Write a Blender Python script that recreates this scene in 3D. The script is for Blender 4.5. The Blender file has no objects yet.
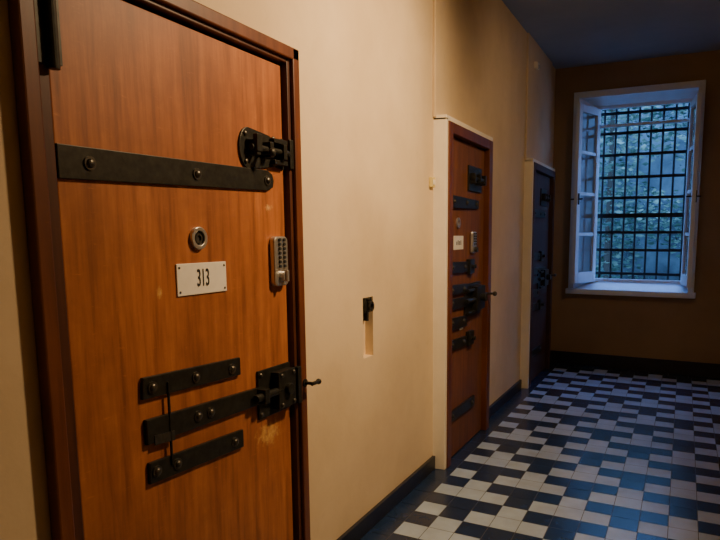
import bpy, bmesh, math, random
from mathutils import Matrix, Vector
random.seed(7)
D=bpy.data; C=bpy.context
COL=C.scene.collection
# ------------------------------------------------------------ materials
def new_mat(name):
    m=D.materials.new(name); m.use_nodes=True
    nt=m.node_tree; b=nt.nodes['Principled BSDF']
    return m,nt,b
def N(nt,t,**k):
    n=nt.nodes.new(t)
    for a,v in k.items(): setattr(n,a,v)
    return n
def coords(nt,scale):
    tc=N(nt,'ShaderNodeTexCoord'); mp=N(nt,'ShaderNodeMapping')
    mp.inputs['Scale'].default_value=scale
    nt.links.new(tc.outputs['Object'],mp.inputs['Vector'])
    return mp.outputs['Vector']
def ramp(nt,fac,stops):
    r=N(nt,'ShaderNodeValToRGB'); e=r.color_ramp.elements
    while len(e)<len(stops): e.new(0.5)
    for i,(p,c) in enumerate(stops):
        e[i].position=p; e[i].color=(*c,1)
    nt.links.new(fac,r.inputs['Fac']); return r.outputs['Color']
def noise(nt,vec,scale,detail=4,rough=.55):
    n=N(nt,'ShaderNodeTexNoise'); n.inputs['Scale'].default_value=scale
    n.inputs['Detail'].default_value=detail; n.inputs['Roughness'].default_value=rough
    nt.links.new(vec,n.inputs['Vector']); return n.outputs['Fac']
def bump(nt,b,h,strength,dist=.01):
    n=N(nt,'ShaderNodeBump'); n.inputs['Strength'].default_value=strength
    n.inputs['Distance'].default_value=dist
    nt.links.new(h,n.inputs['Height']); nt.links.new(n.outputs['Normal'],b.inputs['Normal'])
def mix(nt,fac,a,b_):
    n=N(nt,'ShaderNodeMix',data_type='RGBA')
    if isinstance(fac,float): n.inputs[0].default_value=fac
    else: nt.links.new(fac,n.inputs[0])
    for s,v in ((6,a),(7,b_)):
        if isinstance(v,tuple): n.inputs[s].default_value=(*v,1)
        else: nt.links.new(v,n.inputs[s])
    return n.outputs[2]
def plaster(name,c1,c2,rough=.75,bs=.25):
    m,nt,b=new_mat(name); v=coords(nt,(1,1,1))
    f=noise(nt,v,1.3,6,.6)
    col=ramp(nt,f,[(.35,c1),(.65,c2)])
    f2=noise(nt,v,9,5,.7)
    col=mix(nt,ramp(nt,f2,[(.60,(0,0,0)),(.78,(.25,.25,.25))]),col,tuple(x*.75 for x in c1))
    nt.links.new(col,b.inputs['Base Color']); b.inputs['Roughness'].default_value=rough
    bump(nt,b,noise(nt,v,14,6,.6),bs,.006); return m
def wood(name,dark,mid,light,rough=.38,sc=(1,9,.7),spots=()):
    m,nt,b=new_mat(name); v=coords(nt,sc)
    f=noise(nt,v,3.2,7,.62)
    col=ramp(nt,f,[(.3,dark),(.5,mid),(.72,light)])
    v2=coords(nt,(1,60,2.0)); f2=noise(nt,v2,2.5,5,.7)
    col=mix(nt,ramp(nt,f2,[(.5,(0,0,0)),(.8,(.45,.45,.45))]),col,dark)
    v3=coords(nt,(1,1,1))
    col=mix(nt,ramp(nt,noise(nt,v3,2.6,7,.7),[(.42,(0,0,0)),(.75,(.8,.8,.8))]),col,dark)
    # fine scuffs and scratches
    v4=coords(nt,(1,14,90)); sc_=noise(nt,v4,1.1,6,.75)
    col=mix(nt,ramp(nt,sc_,[(.60,(0,0,0)),(.72,(.35,.35,.35))]),col,tuple(min(1,x*1.5) for x in light))
    for (y,z,ry,rz) in spots:     # worn varnish patches
        mp=N(nt,'ShaderNodeMapping'); mp.vector_type='TEXTURE'
        mp.inputs['Location'].default_value=(0,y,z); mp.inputs['Scale'].default_value=(1,ry,rz)
        tc=N(nt,'ShaderNodeTexCoord'); nt.links.new(tc.outputs['Object'],mp.inputs['Vector'])
        ln=N(nt,'ShaderNodeVectorMath',operation='LENGTH'); nt.links.new(mp.outputs['Vector'],ln.inputs[0])
        ad=N(nt,'ShaderNodeMath',operation='MULTIPLY_ADD'); nt.links.new(noise(nt,v3,38,4,.7),ad.inputs[0])
        ad.inputs[1].default_value=3.2; nt.links.new(ln.outputs['Value'],ad.inputs[2])
        sb=N(nt,'ShaderNodeMath',operation='SUBTRACT'); sb.use_clamp=True
        sb.inputs[0].default_value=2.6; nt.links.new(ad.outputs[0],sb.inputs[1])
        col=mix(nt,sb.outputs[0],col,(.60,.34,.12))
    nt.links.new(col,b.inputs['Base Color']); b.inputs['Roughness'].default_value=rough
    bump(nt,b,f,.12,.004); return m
def plain(name,c,rough=.5,metal=0,nz=0.15,sc=25):
    m,nt,b=new_mat(name); v=coords(nt,(1,1,1)); f=noise(nt,v,sc,4,.6)
    col=ramp(nt,f,[(.3,tuple(x*(1-nz) for x in c)),(.7,tuple(min(1,x*(1+nz)) for x in c))])
    nt.links.new(col,b.inputs['Base Color']); b.inputs['Roughness'].default_value=rough
    b.inputs['Metallic'].default_value=metal; return m

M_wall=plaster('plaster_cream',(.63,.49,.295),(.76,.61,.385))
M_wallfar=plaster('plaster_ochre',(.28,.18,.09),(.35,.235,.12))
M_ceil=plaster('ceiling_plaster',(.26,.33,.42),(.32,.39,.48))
M_cream=plain('cream_paint',(.90,.84,.68),.5,nz=.05,sc=6)
M_white=plain('white_window_paint',(.74,.84,.94),.4,nz=.05,sc=8)
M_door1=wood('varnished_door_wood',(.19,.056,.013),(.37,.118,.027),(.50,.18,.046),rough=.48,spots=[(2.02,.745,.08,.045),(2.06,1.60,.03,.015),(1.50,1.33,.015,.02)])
M_frame=wood('frame_wood',(.045,.014,.006),(.075,.022,.009),(.11,.034,.012),.45)
M_mould=wood('moulding_wood',(.09,.026,.008),(.14,.040,.013),(.19,.060,.019),.42)
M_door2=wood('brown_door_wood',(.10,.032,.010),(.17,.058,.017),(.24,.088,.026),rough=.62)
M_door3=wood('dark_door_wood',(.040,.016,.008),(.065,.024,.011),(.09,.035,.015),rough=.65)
M_gap=plain('shadow_gap',(.012,.008,.006),.9)
M_iron=plain('black_iron',(.030,.030,.024),.42,.6,.4,40)
M_bolt=plain('worn_bolt_iron',(.10,.095,.08),.35,.8,.3,60)
M_steel=plain('brushed_steel',(.55,.54,.50),.35,.85,.08)
M_sign=plain('sign_enamel',(.78,.76,.66),.35,nz=.05)
M_ink=plain('black_ink',(.02,.02,.02),.6)
M_yel=plain('yellow_plastic',(.75,.62,.22),.5)
M_base=plain('black_baseboard_stone',(.016,.018,.025),.4,nz=.3)
M_bars=plain('window_bar_iron',(.012,.013,.016),.6,.2)
def tile(name,c,r):
    m=plain(name,c,r,nz=.18,sc=5); return m
M_tw=tile('pale_floor_tile',(.42,.54,.68),.30)
M_tb=tile('dark_floor_tile',(.016,.034,.082),.26)
M_gr=plain('floor_grout',(.10,.10,.10),.8)
mg,nt,b=new_mat('window_glass'); b.inputs['Transmission Weight'].default_value=1; b.inputs['Roughness'].default_value=.02
b.inputs['Base Color'].default_value=(.9,.95,1,1)
M_glass=mg
ml,nt,b=new_mat('leaf_green'); 
oi=N(nt,'ShaderNodeTexCoord'); f=noise(nt,oi.outputs['Object'],1.6,4,.6)
nt.links.new(ramp(nt,f,[(.35,(.025,.045,.028)),(.65,(.20,.24,.14))]),b.inputs['Base Color']); b.inputs['Roughness'].default_value=.7
M_leaf=ml
M_bark=plain('bark',(.05,.035,.02),.9)
M_soil=plain('garden_soil',(.05,.06,.03),.9)
M_backing=plaster('sky_backing_stone',(.05,.06,.06),(.17,.20,.19),.9,.6)  # dim colour for the added backing behind the trees
me,nt,b=new_mat('lamp_glass'); b.inputs['Emission Color'].default_value=(1,.66,.32,1); b.inputs['Emission Strength'].default_value=3
M_lamp=me

# ------------------------------------------------------------ builders
class B:
    def __init__(s): s.bm=bmesh.new()
    def box(s,x0,x1,y0,y1,z0,z1):
        r=bmesh.ops.create_cube(s.bm,size=1)['verts']
        for v in r:
            v.co=Vector(((x0+x1)/2+v.co.x*(x1-x0),(y0+y1)/2+v.co.y*(y1-y0),(z0+z1)/2+v.co.z*(z1-z0)))
        return s
    def cyl(s,c,axis,r,d,seg=20,r2=None):
        rot={'x':Matrix.Rotation(math.pi/2,4,'Y'),'y':Matrix.Rotation(-math.pi/2,4,'X'),'z':Matrix()}[axis]
        bmesh.ops.create_cone(s.bm,cap_ends=True,segments=seg,radius1=r,radius2=r if r2 is None else r2,depth=d,matrix=Matrix.Translation(c)@rot)
        return s
    def ball(s,c,rx,ry,rz):
        bmesh.ops.create_uvsphere(s.bm,u_segments=16,v_segments=10,radius=1,matrix=Matrix.Translation(c)@Matrix.Diagonal((rx,ry,rz,1)))
        return s
    def prism(s,pts,x0,x1):   # polygon in (y,z) extruded along x
        a=[s.bm.verts.new((x0,y,z)) for y,z in pts]; b=[s.bm.verts.new((x1,y,z)) for y,z in pts]
        n=len(pts)
        s.bm.faces.new(a[::-1]); s.bm.faces.new(b)
        for i in range(n): s.bm.faces.new((a[i],a[(i+1)%n],b[(i+1)%n],b[i]))
        return s
    def ring(s,c,ro,ri,d,seg=28):   # ring, axis x
        for k in range(seg):
            a0,a1=2*math.pi*k/seg,2*math.pi*(k+1)/seg
            q=[(c[1]+r*math.cos(a),c[2]+r*math.sin(a)) for r,a in ((ri,a0),(ro,a0),(ro,a1),(ri,a1))]
            s.prism(q,c[0]-d/2,c[0]+d/2)
        bmesh.ops.remove_doubles(s.bm,verts=s.bm.verts,dist=1e-5)
        return s
    def obj(s,name,mat,parent=None,bevel=0,M=None,smooth=False):
        bmesh.ops.recalc_face_normals(s.bm,faces=s.bm.faces)
        me=D.meshes.new(name); s.bm.to_mesh(me); s.bm.free()
        for m in (mat if isinstance(mat,list) else [mat]): me.materials.append(m)
        o=D.objects.new(name,me); COL.objects.link(o)
        if M is not None: o.matrix_world=M
        if parent: o.parent=parent
        if bevel:
            md=o.modifiers.new('bevel','BEVEL'); md.width=bevel; md.segments=2; md.limit_method='ANGLE'
        if smooth:
            for p in me.polygons: p.use_smooth=True
        return o
def empty(name,M=None):
    o=D.objects.new(name,None); COL.objects.link(o)
    if M is not None: o.matrix_world=M
    return o
def grid_wall(b,us,vs,holes,fn):
    us=sorted(us); vs=sorted(vs)
    for i in range(len(us)-1):
        for j in range(len(vs)-1):
            cu=(us[i]+us[i+1])/2; cv=(vs[j]+vs[j+1])/2
            if any(h[0]<cu<h[1] and h[2]<cv<h[3] for h in holes): continue
            fn(us[i],us[i+1],vs[j],vs[j+1])

CH=3.34
# ------------------------------------------------------------ left wall
b=B()
holes=[(1.14,2.21,0,2.17),(2.82,2.93,.895,1.195),(3.80,4.80,0,2.20),(6.22,7.32,0,2.20)]
grid_wall(b,[-1.6,1.14,2.21,2.82,2.93,3.80,4.80,6.22,7.32,7.75],[0,.895,1.195,2.17,2.20,CH],holes,
          lambda a,c,d,e:b.box(-.25,0,a,c,d,e))
bmesh.ops.remove_doubles(b.bm,verts=b.bm.verts,dist=1e-5)
b.obj('wall_left',M_wall)
B().box(-.050,-.045,2.815,2.935,.89,1.20).obj('niche_back',M_wall).name='trim_1'
# pilaster panels over doors 2 and 3
B().box(0,.018,3.765,4.785,2.20,CH).obj('trim_2',M_wall,bevel=.004)
B().box(0,.018,6.19,7.34,2.20,CH).obj('trim_3',M_wall,bevel=.004)
# ------------------------------------------------------------ other walls
B().box(2.30,2.5,-1.6,7.6,0,CH).obj('wall_right',M_wall)
B().box(-.25,2.5,-1.8,-1.6,0,CH).obj('wall_back',M_wall)
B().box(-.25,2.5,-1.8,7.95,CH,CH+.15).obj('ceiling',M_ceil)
ang=-math.atan(.09)
ME=Matrix.Translation((0,7.62,0))@Matrix.Rotation(ang,4,'Z')
HX0,HX1,HZ0,HZ1=.28,1.515,.89,3.0
b=B()
grid_wall(b,[-.2,HX0,HX1,2.55],[0,HZ0,HZ1,CH],[(HX0,HX1,HZ0,HZ1)],lambda a,c,d,e:b.box(a,c,0,.36,d,e))
bmesh.ops.remove_doubles(b.bm,verts=b.bm.verts,dist=1e-5)
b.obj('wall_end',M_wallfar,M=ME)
# ------------------------------------------------------------ floor
bm=bmesh.new(); T=.144; g=.0018
PAT=["BBBW","WBWW","BWBB","WWWB"]
def black(i,j): return PAT[j%4][i%4]=='B'
def P(x,y,z=0.0): return bm.verts.new((x,y-.09*x,z))
BX=.14
nx=int((2.3-BX)/T)
def quad(x0,x1,y0,y1,mi):
    f=bm.faces.new((P(x0+g,y0+g),P(x1-g,y0+g),P(x1-g,y1-g),P(x0+g,y1-g))); f.material_index=mi
Yend=7.62-.15
ny=int((Yend+1.5)/T)
for i in range(nx):
    for j in range(ny):
        quad(BX+i*T,BX+(i+1)*T,Yend-(j+1)*T,Yend-j*T,1 if black(i,j) else 0)
for j in range(46):
    y1=7.62-j*.2; quad(-.02,BX,y1-.2,y1,1)
    if 2.30-(BX+nx*T)>.01: quad(BX+nx*T,2.30,y1-.2,y1,1)
for i in range(10):
    x0=BX+i*(nx*T)/10; quad(x0,x0+nx*T/10,Yend,Yend+.14,1)
f=bm.faces.new([bm.verts.new(v) for v in ((-.25,-1.8,-.002),(2.5,-1.8,-.002),(2.5,7.9,-.002),(-.25,7.9,-.002))]); f.material_index=2
me=D.meshes.new('floor'); 
bmesh.ops.recalc_face_normals(bm,faces=bm.faces)
for f in bm.faces:
    if f.normal.z<0: f.normal_flip()
bm.to_mesh(me); bm.free()
for m in (M_tw,M_tb,M_gr): me.materials.append(m)
COL.objects.link(D.objects.new('floor',me))
# ------------------------------------------------------------ baseboards
b=B()
for y0,y1 in ((-1.6,1.08),(2.24,3.78),(4.82,6.19),(7.33,7.62)): b.box(0,.02,y0,y1,0,.09)
b.obj('baseboard_left',M_base,bevel=.003)
B().box(2.28,2.30,-1.6,7.4,0,.10).obj('baseboard_right',M_base)
B().box(0,2.30,-.02,0,0,.15).obj('baseboard_end',M_base,M=ME,bevel=.003)

# ------------------------------------------------------------ strap helper
def strap(name,pts,x,th,parent,bolts,br=.012,mat=None):
    B().prism(pts,x,x+th).obj(name,mat or M_iron,parent,bevel=.002)
    if bolts:
        b=B()
        for y,z in bolts:
            b.cyl((x+th+.002,y,z),'x',br*1.5,.004,18); b.ball((x+th+.004,y,z),br*.7,br,br)
        b.obj(name+'_bolts',M_bolt,parent,smooth=False)
# ------------------------------------------------------------ door 1
d1=empty('door_1')
b=B(); b.box(-.10,.020,1.10,1.166,0,2.20); b.box(-.10,.020,2.178,2.225,0,2.20); b.box(-.10,.020,1.166,2.178,2.14,2.20)
b.obj('frame',M_frame,d1,bevel=.004)
b=B(); b.box(0,.036,2.198,2.242,0,2.20); b.box(0,.036,1.085,2.242,2.155,2.20); b.box(0,.036,1.085,1.128,0,2.20)
b.obj('frame_moulding',M_mould,d1,bevel=.005)
B().box(-.12,-.10,1.11,2.22,0,2.19).obj('rebate',M_gap,d1)
b=B(); b.box(-.045,.0,1.180,2.165,.008,2.128)
b.obj('leaf',M_door1,d1,bevel=.003)
strap('hinge_strap',[(1.178,1.638),(2.05,1.662),(2.082,1.675),(2.088,1.70),(2.080,1.722),(2.05,1.735),(1.178,1.722)],0,.010,d1,
      [(1.27,1.683),(1.67,1.690),(2.045,1.698)])
# butt hinge on frame
b=B()
b.cyl((.032,1.168,2.0),'z',.014,.22,16); b.box(.018,.026,1.128,1.17,1.90,2.10); b.box(0,.006,1.18,1.215,1.91,2.09)
b.ball((.032,1.168,2.115),.014,.014,.01)
b.obj('butt_hinge',M_iron,d1)
b=B()
b.cyl((.032,1.168,.45),'z',.014,.2,16); b.box(.018,.026,1.128,1.17,.36,.54)
b.obj('butt_hinge_lower',M_iron,d1)
# upper bolt
b=B()
cir=[(1.945+.052*math.cos(a),1.802+.072*math.sin(a)) for a in [math.pi/2+math.pi*k/12 for k in range(13)]]
b.prism(cir+[(2.06,1.745),(2.10,1.752),(2.160,1.745),(2.160,1.862),(2.10,1.852),(2.06,1.862)],0,.008)
b.obj('upper_bolt_plate',M_iron,d1,bevel=.002)
b=B(); b.cyl((.026,2.045,1.805),'y',.012,.23,14)
for y in (1.955,2.035,2.12): b.box(.006,.044,y-.011,y+.011,1.778,1.832)
b.cyl((.045,1.995,1.79),'x',.008,.05,12); b.ball((.070,1.995,1.79),.012,.015,.015)
b.box(.030,.048,1.94,1.97,1.79,1.85); b.box(.008,.030,2.07,2.155,1.835,1.852); b.box(.008,.030,2.07,2.155,1.758,1.775)
b.obj('upper_bolt',M_iron,d1,bevel=.002)
b=B()
for y,z in ((1.925,1.85),(1.925,1.755),(2.09,1.852),(2.09,1.757),(2.15,1.80)): b.ball((.010,y,z),.006,.009,.009)
b.obj('upper_bolt_screws',M_bolt,d1)
B().box(.018,.030,2.172,2.197,1.75,1.86).obj('upper_bolt_keeper',M_iron,d1,bevel=.003)
# spy hole
B().ring((.005,1.670,1.490),.036,.023,.014).obj('spy_hole_ring',M_steel,d1,bevel=.002)
B().cyl((.001,1.670,1.490),'x',.023,.004,24).obj('spy_hole_core',M_ink,d1)
B().ring((.003,1.670,1.490),.016,.010,.010).obj('spy_hole_inner_ring',M_bolt,d1)
# number sign
B().box(0,.005,1.567,1.800,1.312,1.412).obj('number_sign',M_sign,d1,bevel=.002)
b=B()
for y in (1.578,1.789):
    for z in (1.324,1.400): b.ball((.006,y,z),.002,.004,.004)
b.obj('sign_screws',M_bolt,d1)
cu=D.curves.new('sign_number','FONT'); cu.body='313'; cu.size=.078; cu.align_x='CENTER'; cu.align_y='CENTER'; cu.extrude=.0006; cu.offset=.0004
cu.materials.append(M_ink)
t=D.objects.new('sign_number',cu); COL.objects.link(t); t.location=(.0062,1.684,1.362); t.rotation_euler=(math.pi/2,0,math.pi/2); t.scale=(.52,1,1); t.parent=d1
# keypad lock
b=B(); pts=[]
for cy,cz,a0 in ((2.128,1.475,0),(2.078,1.475,90),(2.078,1.328,180),(2.128,1.328,270)):
    for k in range(6):
        a=math.radians(a0+18*k); pts.append((cy+.020*math.cos(a),cz+.020*math.sin(a)))
b.prism(pts,0,.024); b.obj('keypad_lock_body',M_steel,d1,bevel=.005)
b=B()
for r in range(7):
    for y in (2.088,2.118): b.cyl((.027,y,1.482-r*.0165),'x',.0058,.008,12)
b.obj('keypad_buttons',M_ink,d1)
b=B(); b.cyl((.032,2.103,1.345),'x',.019,.022,20); b.box(.04,.052,2.096,2.110,1.325,1.368)
b.obj('keypad_knob',M_steel,d1,bevel=.002)
# three lower bars
strap('bar_upper',[(1.398,1.027),(1.848,1.012),(1.848,1.074),(1.403,1.091)],0,.012,d1,[(1.435,1.057),(1.62,1.05),(1.80,1.042)])
strap('bar_middle',[(1.405,.889),(1.97,.878),(1.97,.942),(1.405,.965)],0,.014,d1,[(1.62,.922),(1.68,.919)])
strap('bar_lower',[(1.408,.768),(1.850,.748),(1.850,.812),(1.410,.833)],0,.012,d1,[(1.435,.800),(1.52,.795),(1.80,.781)])
b=B(); b.box(.010,.017,1.494,1.499,.80,1.06); b.obj('link_rod',M_iron,d1)
B().prism([(1.430,.882),(1.512,.876),(1.512,.905),(1.430,.912)],.014,.0165).obj('paper_tag',M_bolt,d1)
# lock box
b=B(); b.box(0,.010,1.950,2.160,.818,1.002); b.obj('lock_plate',M_iron,d1,bevel=.003)
b=B(); b.box(.010,.045,2.03,2.145,.84,.985); b.cyl((.032,1.98,.912),'y',.015,.16,14); b.box(.01,.05,1.935,1.965,.885,.94)
b.cyl((.052,2.09,.912),'x',.022,.02,18)
b.obj('lock_case',M_iron,d1,bevel=.003)
b=B()
for y,z in ((1.965,.985),(1.965,.835),(2.05,.97),(2.13,.97),(2.05,.855),(2.13,.855)): b.ball((.047 if y>2 else .011,y,z),.006,.009,.009)
b.obj('lock_rivets',M_bolt,d1)
b=B(); b.box(.018,.040,2.170,2.197,.83,.98); b.obj('lock_keeper',M_iron,d1,bevel=.003)
b=B(); b.cyl((.052,2.222,.905),'x',.007,.05,12); b.cyl((.072,2.245,.903),'y',.008,.05,12); b.ball((.072,2.272,.903),.012,.012,.012); b.cyl((.038,2.222,.905),'x',.016,.008,16)
b.obj('latch_handle',M_iron,d1)
# ------------------------------------------------------------ niche latch
n=empty('wall_bolt_socket')
b=B(); b.prism([(2.835,1.12),(2.915,1.12),(2.922,1.155),(2.905,1.195),(2.84,1.195),(2.825,1.16)],-.020,.004); b.obj('plate',M_iron,n,bevel=.003)
b=B(); b.ring((.012,2.885,1.150),.026,.014,.012); b.obj('ring_pull',M_bolt,n)
b=B(); b.cyl((.012,2.86,1.185),'x',.009,.02,12); b.box(-.03,.010,2.848,2.862,1.08,1.13); b.obj('pin',M_iron,n)

# ------------------------------------------------------------ doors 2/3
def cell_door(name,y0,y1,mat,full=True,inner=None):
    d=empty(name)
    b=B(); b.box(-.1,.082,y0-.035,y0,0,2.20); b.box(-.1,.082,y1,y1+.02,0,2.20); b.box(-.1,.082,y0-.035,y1+.02,2.185,2.215)
    b.obj('surround',M_cream,d,bevel=.003)
    fm=M_mould if full else M_door3
    b=B(); b.box(-.1,.090,y0,y0+.075,0,2.185); b.box(-.1,.090,y1-.085,y1,0,2.185); b.box(-.1,.090,y0+.075,y1-.085,2.12,2.185)
    b.obj('frame',fm,d,bevel=.005)
    B().box(-.12,-.1,y0,y1,0,2.19).obj('rebate',M_gap,d)
    B().box(0,.050,y0+.083,y1-.092,.008,2.112).obj('leaf',mat,d,bevel=.003)
    X=.050; o=y0-3.82
    def S(nm,a,c,z0,z1,z2,z3,bl,th=.018): strap(nm,[(a+o,z0),(c+o,z1),(c+o,z2),(a+o,z3)],X,th,d,[(p+o,q) for p,q in bl],.012)
    S('hinge_strap',3.905,4.52,1.67,1.685,1.742,1.752,[(3.98,1.712),(4.25,1.714),(4.46,1.714)])
    S('bar_upper',3.92,4.30,1.255,1.250,1.318,1.330,[(3.96,1.293),(4.22,1.285)])
    S('bar_second',3.92,4.28,1.115,1.105,1.168,1.180,[(3.96,1.145),(4.2,1.138)])
    S('bar_middle',3.92,4.30,1.02,1.01,1.078,1.090,[(3.96,1.06)])
    S('bar_fourth',3.92,4.27,.885,.875,.948,.965,[(3.96,.932),(4.2,.92)])
    S('bar_lower',3.92,4.27,.75,.74,.805,.82,[(3.96,.788),(4.2,.775)])
    S('bottom_strap',3.905,4.47,.27,.262,.335,.337,[(3.98,.303),(4.4,.298)])
    b=B(); b.box(X,X+.012,4.30+o,4.60+o,1.80,1.97); b.cyl((X+.03,4.46+o,1.885),'y',.013,.28,12)
    for y in (4.34,4.46,4.58): b.box(X,X+.05,y-.012+o,y+.012+o,1.85,1.92)
    b.cyl((X+.06,4.42+o,1.86),'x',.008,.05,10)
    b.obj('upper_bolt',M_iron,d,bevel=.002)
    b=B()
    for z in (1.285,.78):     # smaller padlock hasps at the ends of the bars
        b.box(X,X+.030,4.29+o,4.40+o,z-.05,z+.05); b.cyl((X+.042,4.35+o,z),'x',.014,.03,12)
    b.obj('bar_hasps',M_iron,d,bevel=.003)
    b=B(); b.box(X,X+.012,4.24+o,4.60+o,.93,1.165); b.box(X+.01,X+.055,4.38+o,4.58+o,.97,1.14); b.cyl((X+.075,4.48+o,1.06),'x',.03,.04,16); b.cyl((X+.035,4.30+o,1.05),'y',.016,.2,12)
    b.cyl((X+.035,4.30+o,1.12),'y',.012,.14,12); b.cyl((X+.035,4.30+o,.965),'y',.012,.14,12)
    b.obj('lock_case',M_iron,d,bevel=.003)
    b=B(); b.ball((X+.105,4.66+o,1.07),.018,.018,.018); b.cyl((X+.06,4.66+o,1.07),'x',.009,.09,10)
    b.box(X,X+.02,4.64+o,4.68+o,1.03,1.11)
    b.obj('latch_handle',M_bolt,d)
    if full:
        B().ring((X+.004,4.10,1.58),.034,.018,.012).obj('spy_hole_ring',M_steel,d)
        B().box(X,X+.005,4.02,4.21,1.405,1.495).obj('number_sign',M_sign,d)
        b=B()
        for k,(h) in enumerate((.022,.030,.026,.03)): b.box(X+.005,X+.0056,4.065+k*.028,4.078+k*.028,1.435,1.435+h)
        b.obj('sign_marks',M_ink,d)
        b=B(); b.box(X,X+.025,4.36,4.46,1.375,1.525); b.obj('keypad_lock_body',M_steel,d,bevel=.012)
        b=B(); b.cyl((X+.035,4.41,1.40),'x',.018,.022,16)
        for r in range(5):
            for y in (4.392,4.428): b.cyl((X+.028,y,1.51-r*.018),'x',.0055,.007,10)
        b.obj('keypad_buttons',M_ink,d)
        B().box(X,X+.006,4.15,4.22,.86,.885).obj('paper_tag',M_sign,d)
    return d
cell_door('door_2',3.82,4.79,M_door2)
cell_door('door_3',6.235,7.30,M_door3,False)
s=empty('door_contact_switch'); B().box(.0005,.022,3.705,3.762,1.785,1.845).obj('case',M_yel,s,bevel=.004); B().box(.022,.026,3.715,3.75,1.80,1.83).obj('button',M_cream,s,bevel=.002)
s=empty('wall_sensor'); B().box(.018,.055,6.42,6.52,3.08,3.14).obj('case',M_cream,s,bevel=.008); B().ball((.055,6.47,3.10),.012,.02,.02).obj('lens',M_steel,s)

# ------------------------------------------------------------ window (local frame of end wall)
w=empty('window_1',ME)
def W(b,name,mat,bevel=0):
    o=b.obj(name,mat,None,bevel); o.parent=w; return o
b=B()
ax0,ax1,az0,az1=.225,1.565,.85,3.06
b.box(ax0,HX0+.01,-.035,.02,az0,az1); b.box(HX1-.01,ax1,-.035,.02,az0,az1); b.box(HX0+.01,HX1-.01,-.035,.02,HZ1-.01,az1)
W(b,'architrave',M_white,.004)
b=B(); b.box(ax0-.02,ax1+.02,-.075,.10,.835,.895); W(b,'sill_board',M_white,.006)
b=B()
fx0,fx1,fz0,fz1=.465,1.42,1.0,2.90
def slab(p): 
    vs=[b.bm.verts.new(v) for v in p]; b.bm.faces.new(vs)
y0,y1=0.0,.22
slab([(HX0,y0,HZ0),(fx0-.03,y1,fz0-.03),(fx0-.03,y1,fz1+.03),(HX0,y0,HZ1)])
slab([(HX1,y0,HZ0),(fx1+.03,y1,fz0-.03),(fx1+.03,y1,fz1+.03),(HX1,y0,HZ1)])
slab([(HX0,y0,HZ0),(HX1,y0,HZ0),(fx1+.03,y1,fz0-.03),(fx0-.03,y1,fz0-.03)])
slab([(HX0,y0,HZ1),(HX1,y0,HZ1),(fx1+.03,y1,fz1+.03),(fx0-.03,y1,fz1+.03)])
W(b,'reveal',M_white)
b=B(); b.box(HX0-.02,fx0,.21,.27,HZ0-.05,HZ1+.05); b.box(fx1,HX1+.02,.21,.27,HZ0-.05,HZ1+.05)
b.box(fx0,fx1,.21,.27,HZ0-.05,fz0); b.box(fx0,fx1,.21,.27,fz1,HZ1+.05); b.box(fx0,fx1,.215,.265,2.70,2.73)
W(b,'fixed_frame',M_white,.004)
b=B()
for k in range(8): b.cyl((.50+.127*k,.32,1.95),'z',.013,1.95,10)
W(b,'vertical_bars',M_bars)
b=B()
for z in (2.86,2.64,2.40,2.15,1.92,1.72,1.53,1.33,1.06):
    h=.024 if z==1.72 else .015
    b.box(.44,1.44,.305,.335,z-h,z+h)
W(b,'horizontal_bars',M_bars)
def leaf(nm,hx,hy,ex,ey):
    L=math.hypot(ex-hx,ey-hy); a=math.atan2(ey-hy,ex-hx)
    M=Matrix.Translation((hx,hy,0))@Matrix.Rotation(a,4,'Z')
    z0,z1=.965,2.90; t=.02; st=.07
    b=B(); b.box(0,st,-t,t,z0,z1); b.box(L-st,L,-t,t,z0,z1); b.box(st,L-st,-t,t,z0,z0+.12); b.box(st,L-st,-t,t,z1-.08,z1)
    for k in (1,2,3): 
        z=z0+.1+(z1-z0-.16)*k/4; b.box(st,L-st,-t*.6,t*.6,z-.018,z+.018)
    o=W(b,nm,M_white,.004); o.matrix_local=M
    g=B(); g.box(st,L-st,-.002,.002,z0+.1,z1-.06); o2=W(g,nm+'_glass',M_glass); o2.matrix_local=M
    h=B(); h.box(L-.035,L-.015,t,t+.012,1.83,1.95); h.cyl((L-.025,0,1.89),'y',.008,.14,10); o3=W(h,nm+'_handle',M_bars,.002); o3.matrix_local=M
leaf('left_casement',.462,.205,.335,-.26)
leaf('right_casement',1.425,.205,1.530,-.24)

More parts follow.
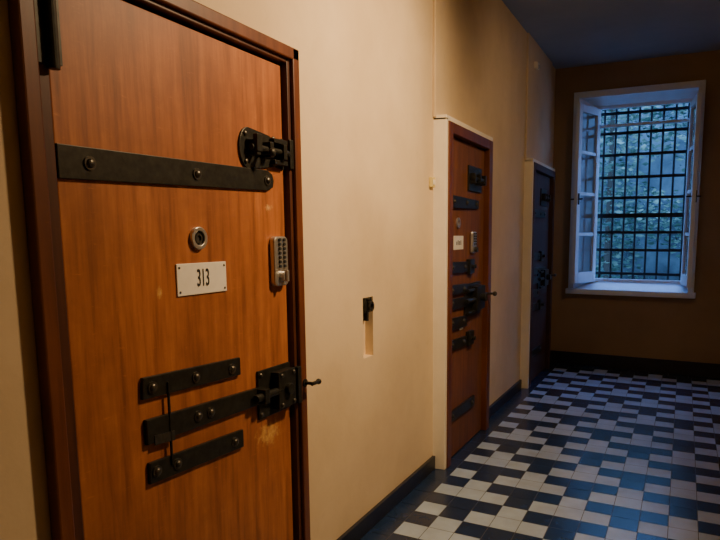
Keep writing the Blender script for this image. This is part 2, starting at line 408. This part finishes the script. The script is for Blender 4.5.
# ------------------------------------------------------------ garden outside
bm=bmesh.new()
def leafq(x,y,z,s):
    R=Matrix.Translation((x,y,z))@Matrix.Rotation(random.uniform(0,6.28),4,'Z')@Matrix.Rotation(random.uniform(0,3.14),4,'X')
    bm.faces.new([bm.verts.new(R@Vector(p)) for p in ((-s,0,0),(-s*.2,-s*.5,s*.1),(s,0,0),(-s*.2,s*.5,s*.1))])
for k in range(22000):
    x=random.uniform(-2.2,4.2); y=random.uniform(11,13.2); z=random.uniform(-.1,4.4)
    if math.sin(x*3.3+1.1)+math.sin(z*3.9+x)+math.sin(y*3+z*2.3)<-.5: continue
    leafq(x,y,z,random.uniform(.04,.085))
me=D.meshes.new('foliage'); bm.to_mesh(me); bm.free(); me.materials.append(M_leaf)
fo=empty('garden_tree'); o=D.objects.new('foliage',me); COL.objects.link(o); o.parent=fo
b=B()
for x,y in ((.2,11.8),(1.6,12.3),(-1.4,12),(3.1,11.6)):
    b.cyl((x,y,2.0),'z',.07,4.4,10,.03)
b.obj('trunks',M_bark,fo)
B().box(-12,12,8.2,30,-.3,-.15).obj('garden_ground',M_soil)
B().box(-6,9,13.6,14.0,-.15,4.9).obj('sky_backing_wall',M_backing)  # added opaque backing, blocks bright sky in the gaps between leaves

# ------------------------------------------------------------ lamps
def lamp(loc,power,target):
    e=empty('ceiling_or_fill_lamp')
    x,y=loc
    B().cyl((x,y,CH-.02),'z',.10,.04,28).obj('rose',M_cream,e,bevel=.004)
    B().cyl((x,y,CH-.08),'z',.012,.10,10).obj('stem',M_iron,e)
    B().cyl((x,y,CH-.17),'z',.11,.12,28,.05).obj('shade',M_iron,e)
    B().ball((x,y,CH-.24),.06,.06,.05).obj('globe',M_lamp,e,smooth=True)
    l=D.lights.new('bulb','SPOT'); l.energy=power; l.color=(1,.66,.36); l.shadow_soft_size=.10
    l.spot_size=math.radians(118); l.spot_blend=1.0
    o=D.objects.new('bulb',l); COL.objects.link(o); o.location=(x,y,CH-.33); o.parent=e
    o.rotation_euler=(Vector(target)-o.location).to_track_quat('-Z','Y').to_euler()
lamp((1.50,2.70),310,(0.0,2.75,1.80))
lamp((1.72,4.85),38,(0.1,5.7,1.6))  # added fill lamp out of view, brightens far wall, floor and end wall

# ------------------------------------------------------------ world
wd=D.worlds.new('dusk_sky'); C.scene.world=wd; wd.use_nodes=True
bg=wd.node_tree.nodes['Background']; bg.inputs['Color'].default_value=(.15,.38,1,1); bg.inputs['Strength'].default_value=9.0

# ------------------------------------------------------------ camera
cam=D.cameras.new('camera'); co=D.objects.new('camera',cam); COL.objects.link(co)
cam.sensor_width=36; cam.lens=32.5; cam.shift_x=-.0833; cam.shift_y=.0764; cam.clip_start=.05
co.location=(1.44,0,1.5); co.rotation_euler=(math.radians(90-7.88),0,math.radians(22))
C.scene.camera=co
